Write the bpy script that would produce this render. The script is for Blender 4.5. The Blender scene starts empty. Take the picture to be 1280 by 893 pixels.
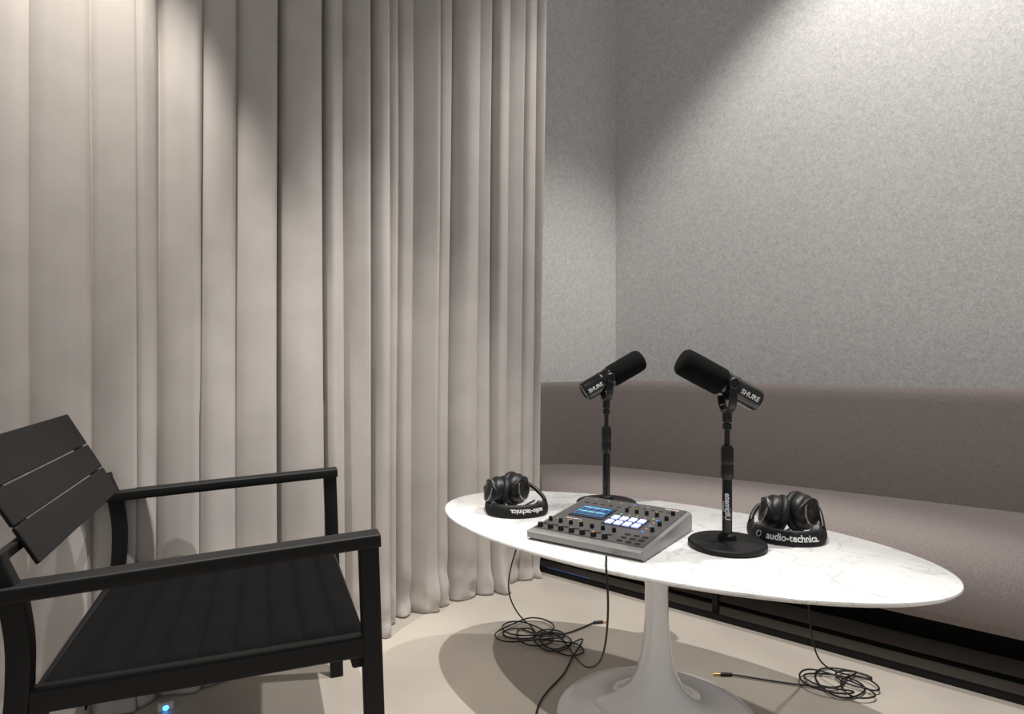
import bpy, bmesh, math, random
from mathutils import Vector, Matrix, noise as mnoise
random.seed(4)
sc=bpy.context.scene
try: sc.view_settings.view_transform='Standard'
except Exception: pass
def lin(c):
    return tuple(((v/255)/12.92 if v/255<=.04045 else (((v/255)+.055)/1.055)**2.4) for v in c)+(1,)
# ------------------------------------------------------------ materials
def mat(name,col,rough=.5,metal=0,spec=.5,noise=None,bump=None,emit=None,estr=0,coat=0,sheen=0):
    m=bpy.data.materials.new(name); m.use_nodes=True
    nt=m.node_tree; b=nt.nodes['Principled BSDF']
    b.inputs['Base Color'].default_value=lin(col); b.inputs['Roughness'].default_value=rough
    b.inputs['Metallic'].default_value=metal; b.inputs['Specular IOR Level'].default_value=spec
    b.inputs['Coat Weight'].default_value=coat
    b.inputs['Sheen Weight'].default_value=sheen
    if emit: b.inputs['Emission Color'].default_value=lin(emit); b.inputs['Emission Strength'].default_value=estr
    tc=nt.nodes.new('ShaderNodeTexCoord')
    if noise:   # (scale, col2, lo, hi, detail)
        n=nt.nodes.new('ShaderNodeTexNoise'); n.inputs['Scale'].default_value=noise[0]; n.inputs['Detail'].default_value=noise[4]
        nt.links.new(tc.outputs['Object'],n.inputs['Vector'])
        r=nt.nodes.new('ShaderNodeValToRGB'); r.color_ramp.elements[0].position=noise[2]; r.color_ramp.elements[1].position=noise[3]
        r.color_ramp.elements[0].color=lin(noise[1]); r.color_ramp.elements[1].color=lin(col)
        nt.links.new(n.outputs['Fac'],r.inputs['Fac']); nt.links.new(r.outputs['Color'],b.inputs['Base Color'])
    if bump:    # (scale,strength,dist)
        n2=nt.nodes.new('ShaderNodeTexNoise'); n2.inputs['Scale'].default_value=bump[0]; n2.inputs['Detail'].default_value=4
        nt.links.new(tc.outputs['Object'],n2.inputs['Vector'])
        bp=nt.nodes.new('ShaderNodeBump'); bp.inputs['Strength'].default_value=bump[1]; bp.inputs['Distance'].default_value=bump[2]
        nt.links.new(n2.outputs['Fac'],bp.inputs['Height']); nt.links.new(bp.outputs['Normal'],b.inputs['Normal'])
    return m
M={}
M['black']=mat('black_powder_coat',(15,15,16),.55,bump=(900,.25,.0005),spec=.3)
M['cush']=mat('black_cushion_fabric',(9,9,10),.9,spec=.12,noise=(700,(5,5,6),.35,.65,3),bump=(900,.4,.001))
M['blackp']=mat('black_plastic',(12,12,13),.38)
M['blackm']=mat('black_satin_plastic',(12,12,13),.42,spec=.45)
M['blackg']=mat('black_gloss',(10,10,11),.22,coat=.3)
M['foam']=mat('black_foam',(18,18,19),.95,bump=(1500,.8,.002),noise=(1200,(6,6,6),.35,.65,2),spec=.2)
M['rubber']=mat('cable_rubber',(10,10,10),.5)
M['pad']=mat('leatherette',(13,13,14),.5,bump=(500,.3,.001),spec=.4)
M['gold']=mat('gold_plug',(190,150,80),.3,metal=1)
M['silver']=mat('silver_metal',(170,168,165),.35,metal=.9)
M['grey']=mat('mixer_grey',(158,156,154),.38,metal=.5,bump=(1500,.1,.0003))
M['panel']=mat('mixer_panel',(90,88,87),.45,metal=.3)
M['white']=mat('white_print',(225,225,225),.5,emit=(225,225,225),estr=.05)
M['wplastic']=mat('white_plastic',(230,230,230),.35)
M['ped']=mat('white_lacquer',(250,250,251),.12,coat=.7)
M['curtain']=mat('curtain_velvet',(196,190,185),.9,spec=.12,sheen=.12,noise=(9,(188,182,177),.35,.65,5),bump=(260,.12,.002))
M['sofa']=mat('sofa_weave',(143,134,130),.95,spec=.1,sheen=.06,noise=(420,(116,108,105),.36,.64,6),bump=(600,.3,.001))
M['screen']=mat('lcd_glass',(30,60,85),.15,emit=(60,110,155),estr=.6)
M['lcd2']=mat('lcd_bar',(120,190,220),.3,emit=(140,205,235),estr=.8)
M['lcd3']=mat('lcd_dark',(20,40,60),.3,emit=(20,50,80),estr=.4)
M['padlit']=mat('lit_pad',(180,190,245),.4,emit=(185,198,255),estr=1.0)
M['orange']=mat('orange_led',(170,115,65),.4,emit=(230,150,80),estr=.3)
M['green']=mat('green_led',(110,180,90),.4,emit=(130,230,90),estr=.4)
M['blue']=mat('blue_led',(60,130,230),.4,emit=(70,140,255),estr=.6)
M['blue2']=mat('blue_glow',(60,130,255),.4,emit=(60,140,255),estr=6)
M['blue3']=mat('blue_strip_glow',(40,70,120),.4,emit=(60,120,220),estr=.9)
def marble():
    m=mat('white_marble',(240,239,237),.16,coat=.2); nt=m.node_tree; b=nt.nodes['Principled BSDF']
    tc=nt.nodes.new('ShaderNodeTexCoord')
    def vein(s,dist,w,col):
        n=nt.nodes.new('ShaderNodeTexNoise'); n.inputs['Scale'].default_value=s; n.inputs['Detail'].default_value=10; n.inputs['Distortion'].default_value=dist
        nt.links.new(tc.outputs['Object'],n.inputs['Vector'])
        r=nt.nodes.new('ShaderNodeValToRGB'); e=r.color_ramp.elements
        e[0].position=.5-w; e[0].color=(1,1,1,1); e[1].position=.5+w; e[1].color=(1,1,1,1)
        k=e.new(.5); k.color=lin(col); nt.links.new(n.outputs['Fac'],r.inputs['Fac']); return r
    a=vein(5,1.2,.018,(228,228,230)); c=vein(13,.8,.016,(238,238,240))
    n3=nt.nodes.new('ShaderNodeTexNoise'); n3.inputs['Scale'].default_value=9; n3.inputs['Detail'].default_value=8
    nt.links.new(tc.outputs['Object'],n3.inputs['Vector'])
    r3=nt.nodes.new('ShaderNodeValToRGB'); r3.color_ramp.elements[0].position=.3; r3.color_ramp.elements[1].position=.6
    r3.color_ramp.elements[0].color=lin((226,226,226)); r3.color_ramp.elements[1].color=lin((238,237,235))
    nt.links.new(n3.outputs['Fac'],r3.inputs['Fac'])
    mx=nt.nodes.new('ShaderNodeMixRGB'); mx.blend_type='MULTIPLY'; mx.inputs[0].default_value=1
    mx2=nt.nodes.new('ShaderNodeMixRGB'); mx2.blend_type='MULTIPLY'; mx2.inputs[0].default_value=1
    nt.links.new(a.outputs['Color'],mx.inputs[1]); nt.links.new(c.outputs['Color'],mx.inputs[2])
    nt.links.new(mx.outputs[0],mx2.inputs[1]); nt.links.new(r3.outputs['Color'],mx2.inputs[2]); nt.links.new(mx2.outputs[0],b.inputs['Base Color'])
    return m
M['marble']=marble()
def felt():
    m=mat('grey_wool_felt',(190,190,188),.98,spec=.05); nt=m.node_tree; b=nt.nodes['Principled BSDF']
    tc=nt.nodes.new('ShaderNodeTexCoord')
    def ns(s,d,a,bb,p0,p1):
        n=nt.nodes.new('ShaderNodeTexNoise'); n.inputs['Scale'].default_value=s; n.inputs['Detail'].default_value=d; n.inputs['Roughness'].default_value=.7; n.inputs['Distortion'].default_value=1.0
        nt.links.new(tc.outputs['Object'],n.inputs['Vector'])
        r=nt.nodes.new('ShaderNodeValToRGB'); r.color_ramp.elements[0].position=p0; r.color_ramp.elements[1].position=p1
        r.color_ramp.elements[0].color=lin(a); r.color_ramp.elements[1].color=lin(bb)
        nt.links.new(n.outputs['Fac'],r.inputs['Fac']); return n,r
    n1,r1=ns(60,6,(206,205,204),(232,230,227),.36,.64)
    n2,r2=ns(170,3,(226,226,227),(255,255,255),.34,.58)
    mx=nt.nodes.new('ShaderNodeMixRGB'); mx.blend_type='MULTIPLY'; mx.inputs[0].default_value=1
    nt.links.new(r1.outputs['Color'],mx.inputs[1]); nt.links.new(r2.outputs['Color'],mx.inputs[2]); nt.links.new(mx.outputs[0],b.inputs['Base Color'])
    bp=nt.nodes.new('ShaderNodeBump'); bp.inputs['Strength'].default_value=.12; bp.inputs['Distance'].default_value=.002
    nt.links.new(n2.outputs['Fac'],bp.inputs['Height']); nt.links.new(bp.outputs['Normal'],b.inputs['Normal'])
    return m
M['felt']=felt()
M['floor']=mat('beige_microcement',(186,178,167),.42,spec=.4,noise=(3.5,(173,165,155),.35,.65,9),bump=(30,.04,.002))
# ------------------------------------------------------------ helpers
def link(o,parent=None):
    sc.collection.objects.link(o)
    if parent: o.parent=parent
    return o
def mesh_obj(name,verts,faces,m,parent=None,smooth=True,angle=40):
    me=bpy.data.meshes.new(name); me.from_pydata([tuple(v) for v in verts],[],faces); me.update()
    bm=bmesh.new(); bm.from_mesh(me); bmesh.ops.recalc_face_normals(bm,faces=bm.faces); bm.to_mesh(me); bm.free()
    if m: me.materials.append(m)
    if smooth:
        for p in me.polygons: p.use_smooth=True
        try: me.set_sharp_from_angle(angle=math.radians(angle))
        except Exception: pass
    return link(bpy.data.objects.new(name,me),parent)
def empty(name,loc,rotz=0,label=None,cat=None,group=None):
    o=bpy.data.objects.new(name,None); o.empty_display_size=.05; o.location=loc; o.rotation_euler=(0,0,rotz); link(o)
    tag(o,label,cat,group); return o
def tag(o,label,cat,group=None):
    if label: o['label']=label
    if cat: o['category']=cat
    if group: o['group']=group
def box(name,size,loc,m,parent=None,bev=.003,rot=None,seg=2):
    bm=bmesh.new(); bmesh.ops.create_cube(bm,size=1); bmesh.ops.scale(bm,vec=size,verts=bm.verts)
    if bev: bmesh.ops.bevel(bm,geom=bm.edges[:],offset=bev,segments=seg,affect='EDGES',profile=.5)
    me=bpy.data.meshes.new(name); bm.to_mesh(me); bm.free(); me.materials.append(m)
    for p in me.polygons: p.use_smooth=True
    try: me.set_sharp_from_angle(angle=math.radians(35))
    except Exception: pass
    o=link(bpy.data.objects.new(name,me),parent); o.location=loc
    if rot: o.rotation_euler=rot
    return o
def lathe(name,prof,m,parent=None,seg=48,axis='Z',sx=1,sy=1,angle=40):
    v=[];f=[]
    for r,z in prof:
        for i in range(seg):
            a=2*math.pi*i/seg; p=(r*math.cos(a)*sx,r*math.sin(a)*sy,z)
            if axis=='X': p=(z,r*math.cos(a),r*math.sin(a))
            v.append(p)
    for j in range(len(prof)-1):
        for i in range(seg):
            k=(i+1)%seg; f.append((j*seg+i,j*seg+k,(j+1)*seg+k,(j+1)*seg+i))
    if prof[0][0]>1e-6: f.append(tuple(range(seg)))
    if prof[-1][0]>1e-6: f.append(tuple((len(prof)-1)*seg+i for i in range(seg)))
    o=mesh_obj(name,v,f,m,parent,angle=angle)
    bm=bmesh.new(); bm.from_mesh(o.data); bmesh.ops.remove_doubles(bm,verts=bm.verts,dist=1e-6); bmesh.ops.recalc_face_normals(bm,faces=bm.faces); bm.to_mesh(o.data); bm.free()
    return o
def tomesh(o,name,m,parent):
    dg=bpy.context.evaluated_depsgraph_get(); me=bpy.data.meshes.new_from_object(o.evaluated_get(dg)); bpy.data.objects.remove(o)
    me.name=name; me.materials.clear(); me.materials.append(m)
    for p in me.polygons: p.use_smooth=True
    return link(bpy.data.objects.new(name,me),parent)
def tube(name,pts,r,m,parent=None,kind='NURBS',res=6):
    cu=bpy.data.curves.new(name,'CURVE'); cu.dimensions='3D'; cu.bevel_depth=r; cu.bevel_resolution=3; cu.use_fill_caps=True
    s=cu.splines.new(kind); s.points.add(len(pts)-1)
    for i,p in enumerate(pts): s.points[i].co=(*p,1)
    if kind=='NURBS': s.order_u=min(4,len(pts)); s.use_endpoint_u=True; s.resolution_u=res
    o=bpy.data.objects.new(name,cu); sc.collection.objects.link(o)
    return tomesh(o,name,m,parent)
def sweep(name,path,prof_fn,m,parent=None,closed=True,angle=50):
    v=[];f=[];n=None
    for i,(p,ri,up) in enumerate(path):
        pr=prof_fn(i); n=len(pr)
        for a,b in pr: v.append(Vector(p)+Vector(ri)*a+Vector(up)*b)
    for i in range(len(path)-1):
        for j in range(n if closed else n-1):
            k=(j+1)%n; f.append((i*n+j,i*n+k,(i+1)*n+k,(i+1)*n+j))
    if closed: f.append(tuple(range(n))); f.append(tuple((len(path)-1)*n+j for j in range(n)))
    return mesh_obj(name,v,f,m,parent,angle=angle)
def rrect(w,h,r,n=3):
    out=[]
    for cx,cy,a0 in ((w/2-r,h/2-r,0),(-w/2+r,h/2-r,90),(-w/2+r,-h/2+r,180),(w/2-r,-h/2+r,270)):
        for i in range(n+1):
            a=math.radians(a0+90*i/n); out.append((cx+r*math.cos(a),cy+r*math.sin(a)))
    return out
def text_mesh(txt,size,bold=.02,align='CENTER'):
    cu=bpy.data.curves.new('t','FONT'); cu.body=txt; cu.size=size; cu.align_x=align; cu.align_y='CENTER'; cu.offset=bold*size; cu.resolution_u=3
    o=bpy.data.objects.new('t',cu); sc.collection.objects.link(o)
    dg=bpy.context.evaluated_depsgraph_get(); me=bpy.data.meshes.new_from_object(o.evaluated_get(dg)); bpy.data.objects.remove(o)
    bm=bmesh.new(); bm.from_mesh(me); bmesh.ops.subdivide_edges(bm,edges=[e for e in bm.edges if e.calc_length()>size*.3],cuts=2); bmesh.ops.triangulate(bm,faces=bm.faces); bm.to_mesh(me); bm.free()
    return me
def lettering(txt,size,fn,m,parent,bold=.02,squash=1):
    me=text_mesh(txt,size,bold)
    for v in me.vertices: v.co=Vector(fn(v.co.x*squash,v.co.y))
    me.materials.clear(); me.materials.append(m)
    return link(bpy.data.objects.new('lettering',me),parent)
def structure(o): o['kind']='structure'; return o
# ------------------------------------------------------------ room
REF=Vector((.102,2.49,0)); U=Vector((.767,-.642,0)); N=Vector((.642,.767,0))
structure(box('floor',(9,9,.1),(0,1.2,-.05),M['floor'],bev=0))
CEIL=3.8
def wall(name,a,b,th,h=CEIL):
    a=Vector(a);b=Vector(b); d=(b-a); L=d.length; ang=math.atan2(d.y,d.x)
    o=box(name,(L,th,h),(0,0,0),M['felt'],bev=0); o.rotation_euler=(0,0,ang)
    n=Vector((-d.y,d.x,0)).normalized(); o.location=(a+b)/2+n*th/2+Vector((0,0,h/2)); return structure(o)
corner=Vector((.59,3.55,0))
wall('wall_back',corner,corner+U*4.2,.12)
wl_dir=Vector((-.75,-.66,0)).normalized()
wall('wall_side',corner+wl_dir*3.9,corner,.12)
# ------------------------------------------------------------ curtains
CP=Vector((.0975,2.376,0)); CD=Vector((-.78,-.625,0)); CM=Vector((.625,-.78,0))
VAL=[-.06,.0,.068,.125,.21,.28,.378,.4425,.529,.587,.655,.703,.783,.85,.978,1.092,1.186,1.278,1.331,1.421,1.534,1.65,1.76,1.85,1.97,2.08,2.2,2.33,2.45,2.6]
DEP=[.03,.03,.022,.042,.024,.046,.024,.046,.022,.046,.036,.032,.04,.045,.020,.013,.018,.013,.018,.016,.020,.04,.04,.04,.04,.04,.04,.04,.04,.04]
TIL=[0,.5,-.6,.9,-.7,1,.3,-.9,.8,-1,.6,-.8,1,.7,-1.3,1.2,-1.0,1.4,-.6,1.3,-1.1,.8,-.8,.5,-.5,.6,-.5,.4,.5,0]
SHARP={.978:.045,.85:.055,.703:.04,.587:.04,.4425:.02,.378:.035,.21:.035,1.278:.022,1.092:.014,1.421:.012,1.186:.01}
def fold(t,z):
    w=.007*mnoise.noise(Vector((t*3.0,z*.45,1.3)))+.0025*math.sin(z*2.1+t*9)
    tt=t+w
    for i in range(len(VAL)-1):
        if VAL[i]<=tt<VAL[i+1]:
            s=(tt-VAL[i])/(VAL[i+1]-VAL[i])
            sk=.7+.5*math.sin(i*2.3); s=s**max(.42,sk)
            A=(DEP[i])*(1+.3*mnoise.noise(Vector((i*3.7,z*.6,.5))))
            sn=math.sin(math.pi*s)
            y=A*(math.tanh(1.7*sn)/.935)
            y+=TIL[i]*(s-.5)*A*.9*sn**.35
            y+=.010*mnoise.noise(Vector((t*7,z*.3,4)))+.003*mnoise.noise(Vector((t*24,z*.5,7)))
            for c,a in SHARP.items():
                y-=a*(.75+.5*mnoise.noise(Vector((c*9,z*.8,2))))*math.exp(-((tt-c)/.009)**2)
            return y
    return 0
def curtain(name,t0,t1,off,label):
    nx=int((t1-t0)/.0036); nz=64; v=[];f=[]
    for j in range(nz+1):
        z=.003+(3.3-.003)*(j/nz)**1.5
        for i in range(nx+1):
            t=t0+(t1-t0)*i/nx
            d=fold(t,z)*(1.0+.15*max(0,1-z/.8))
            k=math.exp(-(z/.11)**2)
            crease=k*(.034*mnoise.noise(Vector((t*8,z*12,9)))+.014*mnoise.noise(Vector((t*22,z*28,3))))
            p=CP+CD*(t-.035*z/2*max(0,1-t/.8))+CM*(d+off+crease+.012*math.exp(-z/.2))
            v.append((p.x,p.y,z))
    for j in range(nz):
        for i in range(nx):
            a=j*(nx+1)+i; f.append((a,a+1,a+nx+2,a+nx+1))
    o=mesh_obj(name,v,f,M['curtain'],angle=180)
    s=o.modifiers.new('s','SOLIDIFY'); s.thickness=.003
    tag(o,label,'curtain','floor-length curtain panels'); return o
curtain('curtain',-.02,.70,-.05,'pale grey velvet curtain gathered in tight folds beside the sofa')
curtain('curtain.001',.655,2.55,.02,'wide pale taupe velvet curtain with soft folds behind the armchair')
# ------------------------------------------------------------ sofa
sofa=empty('sofa',REF,math.atan2(U.y,U.x),'curved mauve-grey upholstered banquette sofa against the felt walls','sofa')
J=[(2.25,.58),(1.9,.575),(1.5,.56),(1.2,.548),(.9,.53),(.54,.505),(.25,.48),(.086,.455),(-.02,.425),(-.12,.375),(-.2,.30),(-.25,.2),(-.275,.1),(-.285,.0)]
def smooth(pts,it=2):
    for _ in range(it):
        q=[pts[0]]
        for a,b in zip(pts,pts[1:]):
            q.append((a[0]*.75+b[0]*.25,a[1]*.75+b[1]*.25)); q.append((a[0]*.25+b[0]*.75,a[1]*.25+b[1]*.75))
        q.append(pts[-1]); pts=q
    return pts
JS=smooth(J)
path=[]
for i,(t,n) in enumerate(JS):
    a=JS[max(0,i-1)];b=JS[min(len(JS)-1,i+1)]
    d=Vector((b[0]-a[0],b[1]-a[1],0)).normalized(); out=Vector((d.y,-d.x,0))
    path.append(((t,n,0),out,(0,0,1)))
def backprof(i):
    t,n=JS[i]; e=0 if t>.1 else min(1,(.1-t)/.35); k=.742-.014*e
    w=1-.45*min(1,max(0,(.2-t)/.35))
    P=[(-.012,.16),(-.012,.30),(0,.37),(.045,.52),(.095,k-.05),(.105,k-.025),(.12,k-.008),(.145,k),(.19,k-.002),(.215,k-.02),(.225,k-.06),(.225,.16)]
    return [(a*w,b) for a,b in P]
sweep('backrest',path,backprof,M['sofa'],sofa,angle=60)
v=[];f=[]; pr=[(.03,.15),(.0,.155),(-.012,.18),(-.012,.235),(-.002,.285),(.025,.325),(.07,.352),(.13,.364)]
ts=[2.25-(2.25+.27)*i/60 for i in range(61)]
def nj(t):
    for a,b in zip(JS,JS[1:]):
        if b[0]<=t<=a[0]: return a[1]+(b[1]-a[1])*(a[0]-t)/max(1e-6,a[0]-b[0])
    return 0
rows=[]
for t in ts:
    e=max(.16,nj(t))+.005
    rows.append([(t,n,z) for n,z in pr]+[(t,.13+(e-.13)*.5,.367),(t,e,.36),(t,e,.15)])
n=len(rows[0])
for r in rows: v+=r
for i in range(60):
    for j in range(n):
        k=(j+1)%n; f.append((i*n+j,i*n+k,(i+1)*n+k,(i+1)*n+j))
f.append(tuple(range(n))); f.append(tuple(60*n+j for j in range(n)))
mesh_obj('seat',v,f,M['sofa'],sofa,angle=60)
bm=bmesh.new()
def addbox(bm,c,s):
    r=bmesh.ops.create_cube(bm,size=1); bmesh.ops.scale(bm,vec=s,verts=r['verts']); bmesh.ops.translate(bm,vec=c,verts=r['verts'])
addbox(bm,(1.0,.0,.008),(2.4,.018,.016)); addbox(bm,(1.0,.12,.006),(2.4,.012,.010))
for t in (-.1,.72,1.55,2.15):
    addbox(bm,(t,.02,.08),(.018,.018,.15)); addbox(bm,(t,.12,.146),(.018,.22,.02))
me=bpy.data.meshes.new('base_frame'); bm.to_mesh(me); bm.free(); me.materials.append(M['black']); o=link(bpy.data.objects.new('base_frame',me),sofa); o['label']='thin black steel runner frame'
o=box('dark_base_box',(2.42,.3,.155),(1.0,.42,.0785),M['black'],sofa); o['label']='recessed black base box added to block light under the sofa'  # assumed base, added to keep the gap under the sofa dark
o=box('light_strip',(.2,.006,.004),(.12,.035,.003),M['blue3'],sofa,.001); o['label']='small blue light strip'
# ------------------------------------------------------------ table
table=empty('coffee_table',(.329,1.476,0),math.radians(-37),'oval white marble coffee table on a white trumpet pedestal','table')
A,B=.60,.306
def tt(prof):
    v=[];f=[];S=128
    for r,z in prof:
        for i in range(S):
            a=2*math.pi*i/S; v.append(((A-r)*math.cos(a),(B-r)*math.sin(a),z))
    for j in range(len(prof)-1):
        for i in range(S):
            k=(i+1)%S; f.append((j*S+i,j*S+k,(j+1)*S+k,(j+1)*S+i))
    f.append(tuple(range(S))); f.append(tuple((len(prof)-1)*S+i for i in range(S)))
    return mesh_obj('tabletop',v,f,M['marble'],table,angle=35)
tt([(.07,.4205),(.012,.427),(.002,.432),(0,.4355),(.001,.4385),(.004,.44)])
pe=lathe('pedestal',[(.232,0),(.235,.003),(.232,.006),(.21,.009),(.18,.013),(.145,.020),(.112,.032),(.084,.050),(.062,.076),(.047,.108),(.037,.145),(.031,.19),(.0275,.24),(.027,.31),(.032,.35),(.043,.385),(.07,.41),(.1,.42)],M['ped'],table,64,angle=60)
pe.location=(.012,.004,0)
# ------------------------------------------------------------ armchair
ch=empty('armchair',(-.243,1.054,0),math.atan2(.37,.928),'black metal lounge armchair with slatted back and tufted black cushion','chair')
W=.655
def smooth3(P,it):
    for _ in range(it):
        q=[P[0]]
        for a,b in zip(P,P[1:]): q+= [a*.8+b*.2,a*.2+b*.8]
        q.append(P[-1]); P=q
    return P
def pathbar(name,pts,w,h,parent,side=Vector((0,1,0)),rr=.0035,sm=2):
    P=smooth3([Vector(p) for p in pts],sm); path=[]
    for i,p in enumerate(P):
        d=(P[min(i+1,len(P)-1)]-P[max(i-1,0)]).normalized(); up=d.cross(side).normalized()
        path.append((p,side,up))
    rp=rrect(w,h,rr); return sweep(name,path,lambda i:rp,M['black'],parent,angle=35)
for y in (0,W):
    pathbar('arm',[(.018,y,.543),(-.25,y,.532),(-.47,y,.522),(-.56,y,.519)],.042,.022,ch,sm=0)
    pathbar('leg',[(.018,y,0),(.008,y,.3),(.0,y,.535)],.03,.032,ch,sm=1)
    pathbar('leg',[(-.57,y,0),(-.535,y,.12),(-.50,y,.24),(-.482,y,.36),(-.480,y,.45),(-.492,y,.53)],.028,.03,ch,sm=2)
bm=bmesh.new()
addbox(bm,(-.235,0,.366),(.47,.026,.034)); addbox(bm,(-.235,W,.340),(.47,.026,.028))
addbox(bm,(-.012,W/2,.345),(.028,W,.036)); addbox(bm,(-.47,W/2,.34),(.028,W,.03))
addbox(bm,(-.24,W/2,.342),(.45,W-.02,.008))
bmesh.ops.bevel(bm,geom=bm.edges[:],offset=.003,segments=1,affect='EDGES')
me=bpy.data.meshes.new('seat_frame'); bm.to_mesh(me); bm.free(); me.materials.append(M['black']); link(bpy.data.objects.new('seat_frame',me),ch)
bm=bmesh.new()
b0=Vector((-.476,0,.542)); b1=Vector((-.574,0,.721)); bd=(b1-b0); L=bd.length; bd.normalize(); ang=math.atan2(bd.x,bd.z)
for s0,s1 in ((0,.31),(.322,.61),(.622,1.0)):
    r=bmesh.ops.create_cube(bm,size=1); vs=r['verts']; bmesh.ops.scale(bm,vec=(.007,W-.115,(s1-s0)*L),verts=vs)
    bmesh.ops.rotate(bm,cent=(0,0,0),matrix=Matrix.Rotation(ang,3,'Y'),verts=vs)
    c=b0+bd*L*(s0+s1)/2; bmesh.ops.translate(bm,vec=(c.x,W/2-.002,c.z),verts=vs)
for y in (.10,W-.10):
    r=bmesh.ops.create_cube(bm,size=1); vs=r['verts']; bmesh.ops.scale(bm,vec=(.012,.03,L*.9),verts=vs)
    bmesh.ops.rotate(bm,cent=(0,0,0),matrix=Matrix.Rotation(ang,3,'Y'),verts=vs)
    c=b0+bd*L*.5; bmesh.ops.translate(bm,vec=(c.x-.009,y,c.z+.004),verts=vs)
addbox(bm,(-.502,W-.04,.566),(.012,.08,.018)); addbox(bm,(-.506,.05,.570),(.012,.11,.016))
bmesh.ops.bevel(bm,geom=bm.edges[:],offset=.0015,segments=1,affect='EDGES')
me=bpy.data.meshes.new('backrest'); bm.to_mesh(me); bm.free(); me.materials.append(M['black']); link(bpy.data.objects.new('backrest',me),ch)
for y in (0,W):
    pathbar('back_post',[(-.490,y,.52),(-.506,y,.560),(-.510,y,.575)],.024,.022,ch,sm=0)
nx,ny=150,44; v=[];f=[]
x0,x1,y0,y1=-.475,-.0,.016,W-.02
def cz(x,y):
    s=(x-x0)/(x1-x0); u=(y-y0)/(y1-y0)
    e=min(1,min(s,1-s)/.035)**.5*min(1,min(u,1-u)/.03)**.5
    q=s*9+.08*mnoise.noise(Vector((x*9,y*7,2)))
    ch_=abs(math.sin(math.pi*q))**.45
    return .355+.012*s+e*(.008+.013*ch_+.003*mnoise.noise(Vector((x*22,y*12,0))))-.014*u
for i in range(nx+1):
    for j in range(ny+1):
        x=x0+(x1-x0)*i/nx; y=y0+(y1-y0)*j/ny; v.append((x,y,cz(x,y)))
for i in range(nx):
    for j in range(ny):
        a=i*(ny+1)+j; f.append((a,a+1,a+ny+2,a+ny+1))
base=len(v); v+=[(x0,y0,.348),(x1,y0,.348),(x1,y1,.348),(x0,y1,.348)]; f.append((base,base+1,base+2,base+3))
mesh_obj('seat_cushion',v,f,M['cush'],ch,angle=180)['label']='black channel-stitched seat cushion'
a=empty('power_adapter',(-.835,1.505,0),.5,'small white adapter with a glowing blue lamp by the curtain','power adapter')
box('housing',(.035,.02,.014),(0,0,.007),M['wplastic'],a,.003)
l=lathe('status_lamp',[(.006,0),(.006,.002),(0,.003)],M['blue2'],a,16); l.location=(0,-.0095,.008); l.rotation_euler=(math.pi/2,0,0)
# ------------------------------------------------------------ mixer
Wm,Dm,h0,h1=.28,.285,.022,.046
mx=empty('audio_mixer',(.032,1.403,.4402),math.atan2(-.58,.81),'grey podcast mixing console with lit pads, knobs and small screen','audio mixer')
pr=[(0,.006),(0,h0-.004),(.004,h0),(Dm-.01,h1),(Dm,h1-.008),(Dm,.006),(Dm-.02,.0),(.015,.0)]
bw=[((x,0,0),(0,1,0),(0,0,1)) for x in (0,.004,Wm-.004,Wm)]
def mp(i):
    k=.003 if i in (0,3) else 0
    return [(min(max(a,k),Dm-k),max(b-k,0.001 if k else 0)) for a,b in pr]
sweep('body',bw,mp,M['grey'],mx,angle=25)
sl=math.atan2(h1-h0,Dm-.014)
def top(u,vv,h=0): return (u,vv,h0+(vv-.004)*math.tan(sl)+h)
def tbox(name,u,vv,su,sv,sh,m,bev=.0008,hh=None):
    return box(name,(su,sv,sh),top(u,vv,(sh/2 if hh is None else hh)),m,mx,bev=bev,rot=(sl,0,0),seg=1)
tbox('control_panel',Wm/2,Dm/2+.004,Wm-.016,Dm-.03,.002,M['panel'])
tbox('screen',.080,.165,.090,.080,.004,M['blackg'])
tbox('display',.080,.167,.080,.064,.0052,M['screen'],0)
for i in range(4): tbox('display_row',.080,.145+.0145*i,.068,.003,.0056,M['lcd2' if i%2 else 'lcd3'],0)
for i in range(4): tbox('display_column',.051+.0195*i,.167,.0022,.058,.0056,M['lcd3'],0)
tbox('pad_surround',.178,.138,.092,.066,.003,M['blackp'])
for i in range(4):
    for j in range(2): tbox('pad',.1455+.0217*i,.122+.031*j,.0155,.021,.006,M['padlit'])
def knob(u,vv,r=.0062,cap=None):
    k=lathe('knob',[(r,0),(r,.004),(r*.86,.010),(r*.75,.011),(0,.011)],M['blackp'],mx,20); k.location=top(u,vv,.001); k.rotation_euler=(sl,0,0)
    c=lathe('knob_cap',[(r*.55,0),(r*.55,.0008),(0,.0008)],M[cap or 'silver'],mx,16); c.parent=k; c.location=(0,0,.0108)
for i in range(7): knob(.02+.027*i,.028,.0066,'orange' if i==5 else None)
for i in range(7): knob(.02+.027*i,.072,.0048,'orange' if i in(2,3) else None)
for i in range(7): tbox('button',.02+.027*i,.05,.012,.007,.003,M['blackp'])
for i in range(4): tbox('indicator_lamp',.025+.03*i,.093,.005,.005,.0025,M[('orange','orange','green','orange')[i]])
for i in range(4): knob(.254,.11+.04*i,.005,'orange' if i==3 else None)
for i in range(4): knob(.15+.025*i,.205,.0048,'orange' if i%2 else None)
for i in range(5): tbox('indicator_lamp',.236,.1+.02*i,.005,.005,.003,M['orange' if i%2 else 'blue'])
for i in range(5): tbox('indicator_lamp',.145+.02*i,.185,.005,.004,.003,M['orange' if i%2 else 'green'])
for i in range(3): tbox('button',.215+.02*i,.05,.013,.01,.003,M['blackp']); tbox('button',.215+.02*i,.03,.013,.01,.003,M['blackp']); tbox('button',.215+.02*i,.07,.013,.01,.003,M['blackp'])
for i in range(5): tbox('button',.03+.022*i,.228,.012,.008,.0025,M['blackp'])
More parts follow.
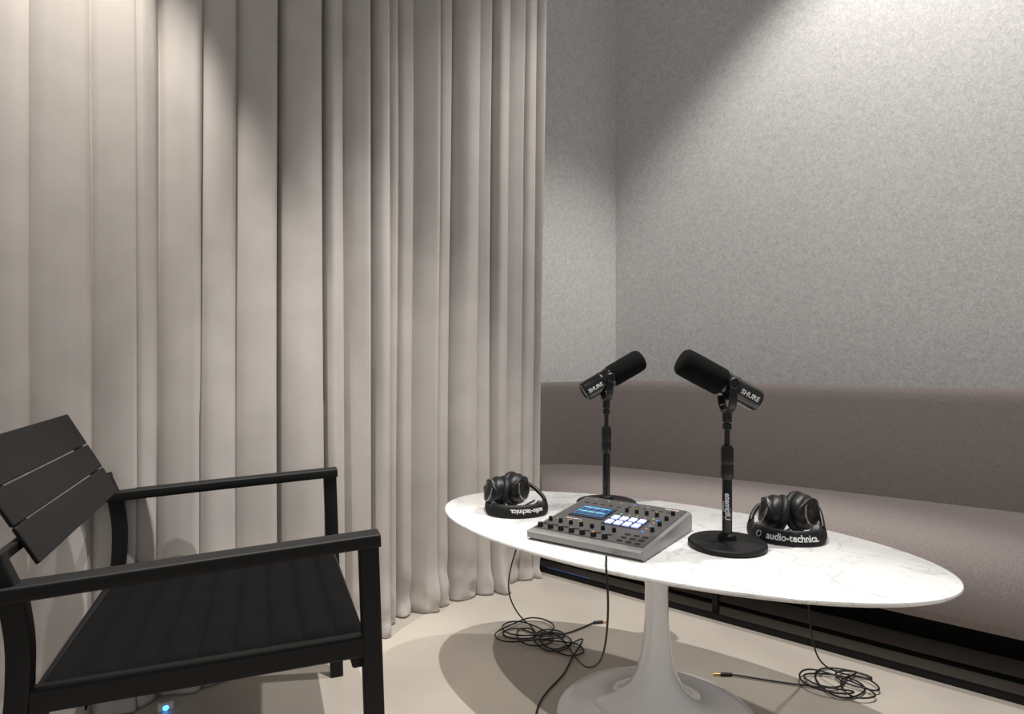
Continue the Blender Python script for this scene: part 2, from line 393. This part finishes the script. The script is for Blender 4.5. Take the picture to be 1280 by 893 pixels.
for i in range(6): tbox('button',.14+.02*i,.24,.010,.007,.0025,M['blackp'])
for i in range(5): tbox('indicator_lamp',.04+.035*i,.258,.005,.005,.0025,M[('orange','green','orange','blue','orange')[i]])
lettering('MIXCAST 4',.008,lambda x,y:top(x+.06,y+.108,.0022),M['white'],mx)
lettering('TASCAM',.009,lambda x,y:top(x+.238,y+.262,.0022),M['white'],mx)
# ------------------------------------------------------------ microphones + stands
def stand(i,X,Y,rz,label):
    nm='microphone_stand'+('' if i==0 else '.001')
    s=empty(nm,(X,Y,.4402),rz,label,'microphone stand','desktop microphone stands')
    lathe('base',[(.080,0),(.082,.003),(.082,.010),(.079,.013),(.03,.016),(.02,.017),(.018,.026),(.012,.03),(0,.03)],M['black'],s,64)
    lathe('pole',[(.0105,.028),(.0105,.16),(.0105,.17),(.006,.17),(.006,.272),(0,.272)],M['blackg'],s,32)
    c=lathe('height_clutch',[(.0105,0),(.0135,.004),(.0135,.03),(.012,.034),(.0135,.038),(.0135,.066),(.0105,.074),(.006,.076)],M['blackp'],s,32); c.location=(0,0,.145)
    t=lathe('thread_adapter',[(.007,0),(.0095,.002),(.0095,.014),(.006,.015),(0,.015)],M['blackp'],s,24); t.location=(0,0,.252)
    a0=-math.pi/2-.25
    if i==1:
        lettering('Ultimate',.0165,lambda x,y:(.0108*math.cos(a0+y/.0108-rz),.0108*math.sin(a0+y/.0108-rz),.088+x) ,M['white'],s,.03)
        lettering('Support',.007,lambda x,y:(.0108*math.cos(a0+(y-.009)/.0108-rz),.0108*math.sin(a0+(y-.009)/.0108-rz),.088+x) ,M['white'],s)
    return s
stand(0,.26,1.72,0,'black round-base desktop stand behind the mixing console')
stand(1,.465,1.349,0,'black round-base desktop stand with white lettering beside the mixing console')
def mic(i,X,Y,Z,yaw,pitch,label):
    m=empty('microphone'+('' if i==0 else '.001'),(X,Y,Z),yaw,label,'microphone','broadcast microphones')
    R=(0,-pitch,0)
    def L(name,prof,mt,seg=48):
        o=lathe(name,prof,mt,m,seg,'X'); o.rotation_euler=R; return o
    L('body',[(0,-.086),(.018,-.086),(.0185,-.0885),(.024,-.0885),(.0265,-.086),(.0272,-.08),(.0272,-.012),(.0285,-.010),(.0285,.001),(.02,.001)],M['blackg'])
    L('ring',[(.0272,-.03),(.0282,-.029),(.0282,-.026),(.0272,-.025)],M['blackp'])
    L('foam_windscreen',[(.02,.0),(.029,.0),(.0305,.004),(.031,.05),(.031,.088),(.0295,.097),(.025,.1025),(.015,.105),(0,.106)],M['foam'],64)
    pts=[(-.012,-.034,.0),(-.012,-.034,-.03),(-.012,-.028,-.05),(-.012,-.011,-.064),(-.012,.011,-.064),(-.012,.028,-.05),(-.012,.034,-.03),(-.012,.034,0)]
    P=smooth3([Vector(p) for p in pts],3); path=[]
    for k,p in enumerate(P):
        d=(P[min(k+1,len(P)-1)]-P[max(k-1,0)]).normalized(); sd=Vector((1,0,0)); path.append((p,sd,d.cross(sd)))
    rp=rrect(.017,.006,.002); sweep('yoke',path,lambda q:rp,M['blackp'],m,angle=40)
    for sgn in (-1,1):
        k=lathe('yoke_knob',[(.011,0),(.012,.002),(.012,.008),(.010,.010),(0,.010)],M['blackp'],m,28); k.rotation_euler=(math.pi/2*(1 if sgn<0 else -1),0,0)
        k.location=(-.012,sgn*.032,0)
    c=lathe('stand_socket',[(.009,-.086),(.010,-.084),(.010,-.066),(.007,-.063),(0,-.063)],M['blackp'],m,28); c.location=(-.012,0,0)
    r=.0275
    for sgn in (-1,1):
        def fn(x,y,sgn=sgn):
            a=y/r
            return (-.058-(x if sgn>0 else -x), sgn*r*math.cos(a), r*math.sin(a))
        o=lettering('SHURE',.0145,fn,M['white'],m,.03); o.rotation_euler=R
    return m
yl=math.radians(10)
mic(0,.26+.012*math.cos(yl),1.72+.012*math.sin(yl),.795,yl,math.radians(29),'black broadcast microphone tilted upwards on the stand behind the mixer')
yr=math.radians(183)
mic(1,.465+.012*math.cos(yr),1.349+.012*math.sin(yr),.795,yr,math.radians(28),'black broadcast microphone tilted upwards on the stand beside the mixer')
# ------------------------------------------------------------ headphones
def headphones(i,X,Y,rz,label,upside,tcen,tsize,cx,cs):
    h=empty('headphones'+('' if i==0 else '.001'),(X,Y,.4402),rz,label,'headphones','studio headphones')
    R=.083; fy=.82
    def P(a,r,z): return (r*math.cos(a),r*math.sin(a)*fy,z)
    lean=.014
    prof=[(-.003,.001),(.001,.001),(.0028,.006),(.0036,.013),(.004,.018),(.0036,.024),(.002,.030),(-.001,.0325),(-.003,.032)]
    def arc(name,prof,a0,a1,m,ng=60):
        v=[];f=[];n=len(prof)
        for k in range(ng+1):
            a=a0+(a1-a0)*k/ng; e=min(1,min(k,ng-k)/12); rise=.014*(1-e)**1.5
            for dr,z in prof: v.append(P(a,R+dr-lean*z/.035,.017+rise+(z-.017)*(.4+.6*e)))
        for k in range(ng):
            for j in range(n):
                q=(j+1)%n; f.append((k*n+j,k*n+q,(k+1)*n+q,(k+1)*n+j))
        f.append(tuple(range(n))); f.append(tuple(ng*n+j for j in range(n)))
        return mesh_obj(name,v,f,m,h,angle=60)
    d=math.radians
    arc('headband',prof,d(168),d(372),M['pad'])
    arc('headband_padding',[(-.012,.004),(-.003,.002),(-.003,.031),(-.012,.029),(-.016,.016)],d(205),d(335),M['pad'])
    s=-1 if upside else 1
    def fn(x,y):
        a=d(tcen)+s*x/R; z=.0172+s*y
        return P(a,R+.0047-.06*(y*y)/.01-lean*z/.035,z)
    lettering('audio-technica.',tsize,fn,M['white'],h,.02,.98)
    t0=-.080
    if not upside:
        v=[];f=[]
        for k in range(24):
            a=2*math.pi*k/24
            for rr in (.0055,.0068): v.append(fn(t0+rr*math.cos(a),rr*math.sin(a)))
        for k in range(24):
            q=(k+1)%24; f.append((2*k,2*k+1,2*q+1,2*q))
        mesh_obj('logo',v,f,M['white'],h)
    for sgn in (-1,1):
        cup=lathe('ear_cup',[(0,.028),(.028,.028),(.0305,.027),(.032,.022),(.035,.020),(.039,.015),(.0405,.006),(.0405,0),(.03,-.002)],M['blackm'],h,48,'X')
        pad=lathe('ear_pad',[(.022,-.004),(.0405,-.001),(.045,-.004),(.0465,-.009),(.045,-.015),(.039,-.019),(.031,-.018),(.027,-.012),(.026,-.006)],M['pad'],h,48,'X')
        ring=lathe('silver_ring',[(.0275,.0280),(.0275,.0288),(.0300,.0284),(.0305,.0272)],M['silver'],h,48,'X')
        yaw=(0 if sgn>0 else math.pi)+(-d(30) if sgn>0 else d(16))
        loc=(sgn*cs+cx,.012 if sgn<0 else .024,.0545+.003*sgn); rot=(0,d(-16 if sgn<0 else -8),yaw)
        for o in (cup,pad,ring): o.location=loc; o.rotation_euler=rot
        ae=d(176) if sgn<0 else d(364)
        e=Vector(P(ae,R-.008,.030)); c=Vector(loc)
        outp=c+Vector((sgn*.03,.004,.0))
        tube('folding_arm',[e,e+Vector((0,.016,.008)),outp+Vector((sgn*.008,.03,.01)),outp+Vector((0,.034,.008)),c+Vector((sgn*.012,.040,.004))],.0055,M['blackm'],h)
        Rz=Matrix.Rotation(yaw,3,'Z')
        tube('cup_fork',[c+Rz@Vector(q) for q in ((.012,-.041,.004),(.022,-.036,.020),(.024,0,.042),(.022,.036,.020),(.012,.041,.004))],.0042,M['blackm'],h)
    return h
headphones(0,.012,1.645,math.radians(2),'black closed-back headphones lying on the marble with white lettering upside down',True,290,.0165,-.026,.023)
headphones(1,.620,1.412,math.radians(-24),'black closed-back headphones lying on the marble with white lettering upright',False,282,.020,.004,.027)
# ------------------------------------------------------------ cables
def coil(cx,cy,rx,ry,turns,z0=.004,seed=1,a0=0):
    rnd=random.Random(seed); out=[]; nn=int(turns*7)
    ox,oy,sr=0,0,1
    for k in range(nn):
        if k%5==0: ox,oy,sr=rnd.uniform(-.55,.55)*rx,rnd.uniform(-.5,.5)*ry,rnd.uniform(.4,1.1)
        a=a0+2*math.pi*k/7
        out.append((cx+ox+rx*sr*math.cos(a)+rnd.uniform(-.1,.1)*rx,cy+oy+ry*sr*math.sin(a)+rnd.uniform(-.1,.1)*ry,z0+.003*(k%7)/7+.002*(k//7)))
    return out
def cable(idx,pts,label,plug=None):
    r=empty('audio_cable'+('' if idx==0 else '.%03d'%idx),pts[-1][:2]+(0,),0,label,'cable','headphone and audio cables')
    o=Vector(r.location); loc=[Vector(p)-o for p in pts]
    tube('cord',loc,.0022,M['rubber'],r,res=5)
    if plug:
        p=loc[-1]; q=Vector((*plug,0)).normalized()
        tube('plug_sleeve',[p,p+q*.03],.0045,M['rubber'],r,'POLY'); tube('plug_tip',[p+q*.03,p+q*.048],.0025,M['gold'],r,'POLY')
cable(0,[(.03,1.70,.443),(.06,1.76,.443),(.068,1.785,.443),(.055,1.81,.43),(.03,1.85,.33),(-.01,1.9,.2),(-.015,1.95,.1),(.03,1.97,.02),(.07,1.95,.004)]+coil(.04,1.89,.075,.09,4,seed=3)+coil(.12,1.87,.07,.07,1.6,seed=12)+[(.16,1.9,.004),(.2,1.93,.004),(.26,1.985,.005)],'black headphone cable hanging off the table into a loose tangle',(1,.2))
cable(1,[(.192,1.272,.4435),(.188,1.245,.4435),(.184,1.222,.4445),(.182,1.207,.447),(.180,1.192,.446),(.180,1.186,.43),(.186,1.195,.37),(.19,1.28,.22),(.185,1.5,.10),(.185,1.66,.03),(.17,1.78,.006)]+coil(.14,1.83,.08,.08,2.3,seed=8)+[(.16,1.74,.004),(.145,1.67,.004),(.10,1.60,.004),(.06,1.52,.004),(.05,1.44,.004),(.06,1.36,.004)],'black cable dropping from the mixing console to the floor')
cable(2,[(.635,1.455,.443),(.67,1.49,.443),(.70,1.52,.443),(.715,1.54,.443),(.722,1.552,.43),(.745,1.58,.32),(.77,1.62,.18),(.81,1.67,.04),(.86,1.67,.004)]+coil(.86,1.60,.09,.085,5,seed=5)+[(.78,1.60,.004),(.7,1.62,.004),(.62,1.65,.004),(.585,1.66,.005)],'black headphone cable tangled on the floor by the sofa',(-1,.05))
# ------------------------------------------------------------ lights
def spot(loc,target,power,half,blend,size,col=(1,.965,.925)):
    l=bpy.data.lights.new('spot','SPOT'); l.energy=power; l.spot_size=math.radians(half*2); l.spot_blend=blend; l.shadow_soft_size=size; l.color=col
    o=bpy.data.objects.new('ceiling_spot_light',l); sc.collection.objects.link(o); o.location=loc
    o.rotation_euler=(Vector(target)-Vector(loc)).to_track_quat('-Z','Y').to_euler(); return o
spot((1.3,1.87,3.70),(1.36,1.94,0),235,45,.4,.05)
spot((-.02,1.24,3.3),(.16,1.30,0),285,25,.45,.015)
spot((-.79,1.22,2.5),(-.88,1.19,0),120,28,.45,.01,(1,.94,.86))
w=bpy.data.worlds.new('w'); sc.world=w; w.use_nodes=True; w.node_tree.nodes['Background'].inputs[0].default_value=(1,.988,.98,1); w.node_tree.nodes['Background'].inputs[1].default_value=.31
# ------------------------------------------------------------ camera
cam=bpy.data.cameras.new('cam'); co=bpy.data.objects.new('cam',cam); sc.collection.objects.link(co); co.location=(0,0,.85); co.rotation_euler=(math.radians(90),0,0)
cam.sensor_width=36; cam.lens=780/1280*36; cam.clip_start=.02; sc.camera=co
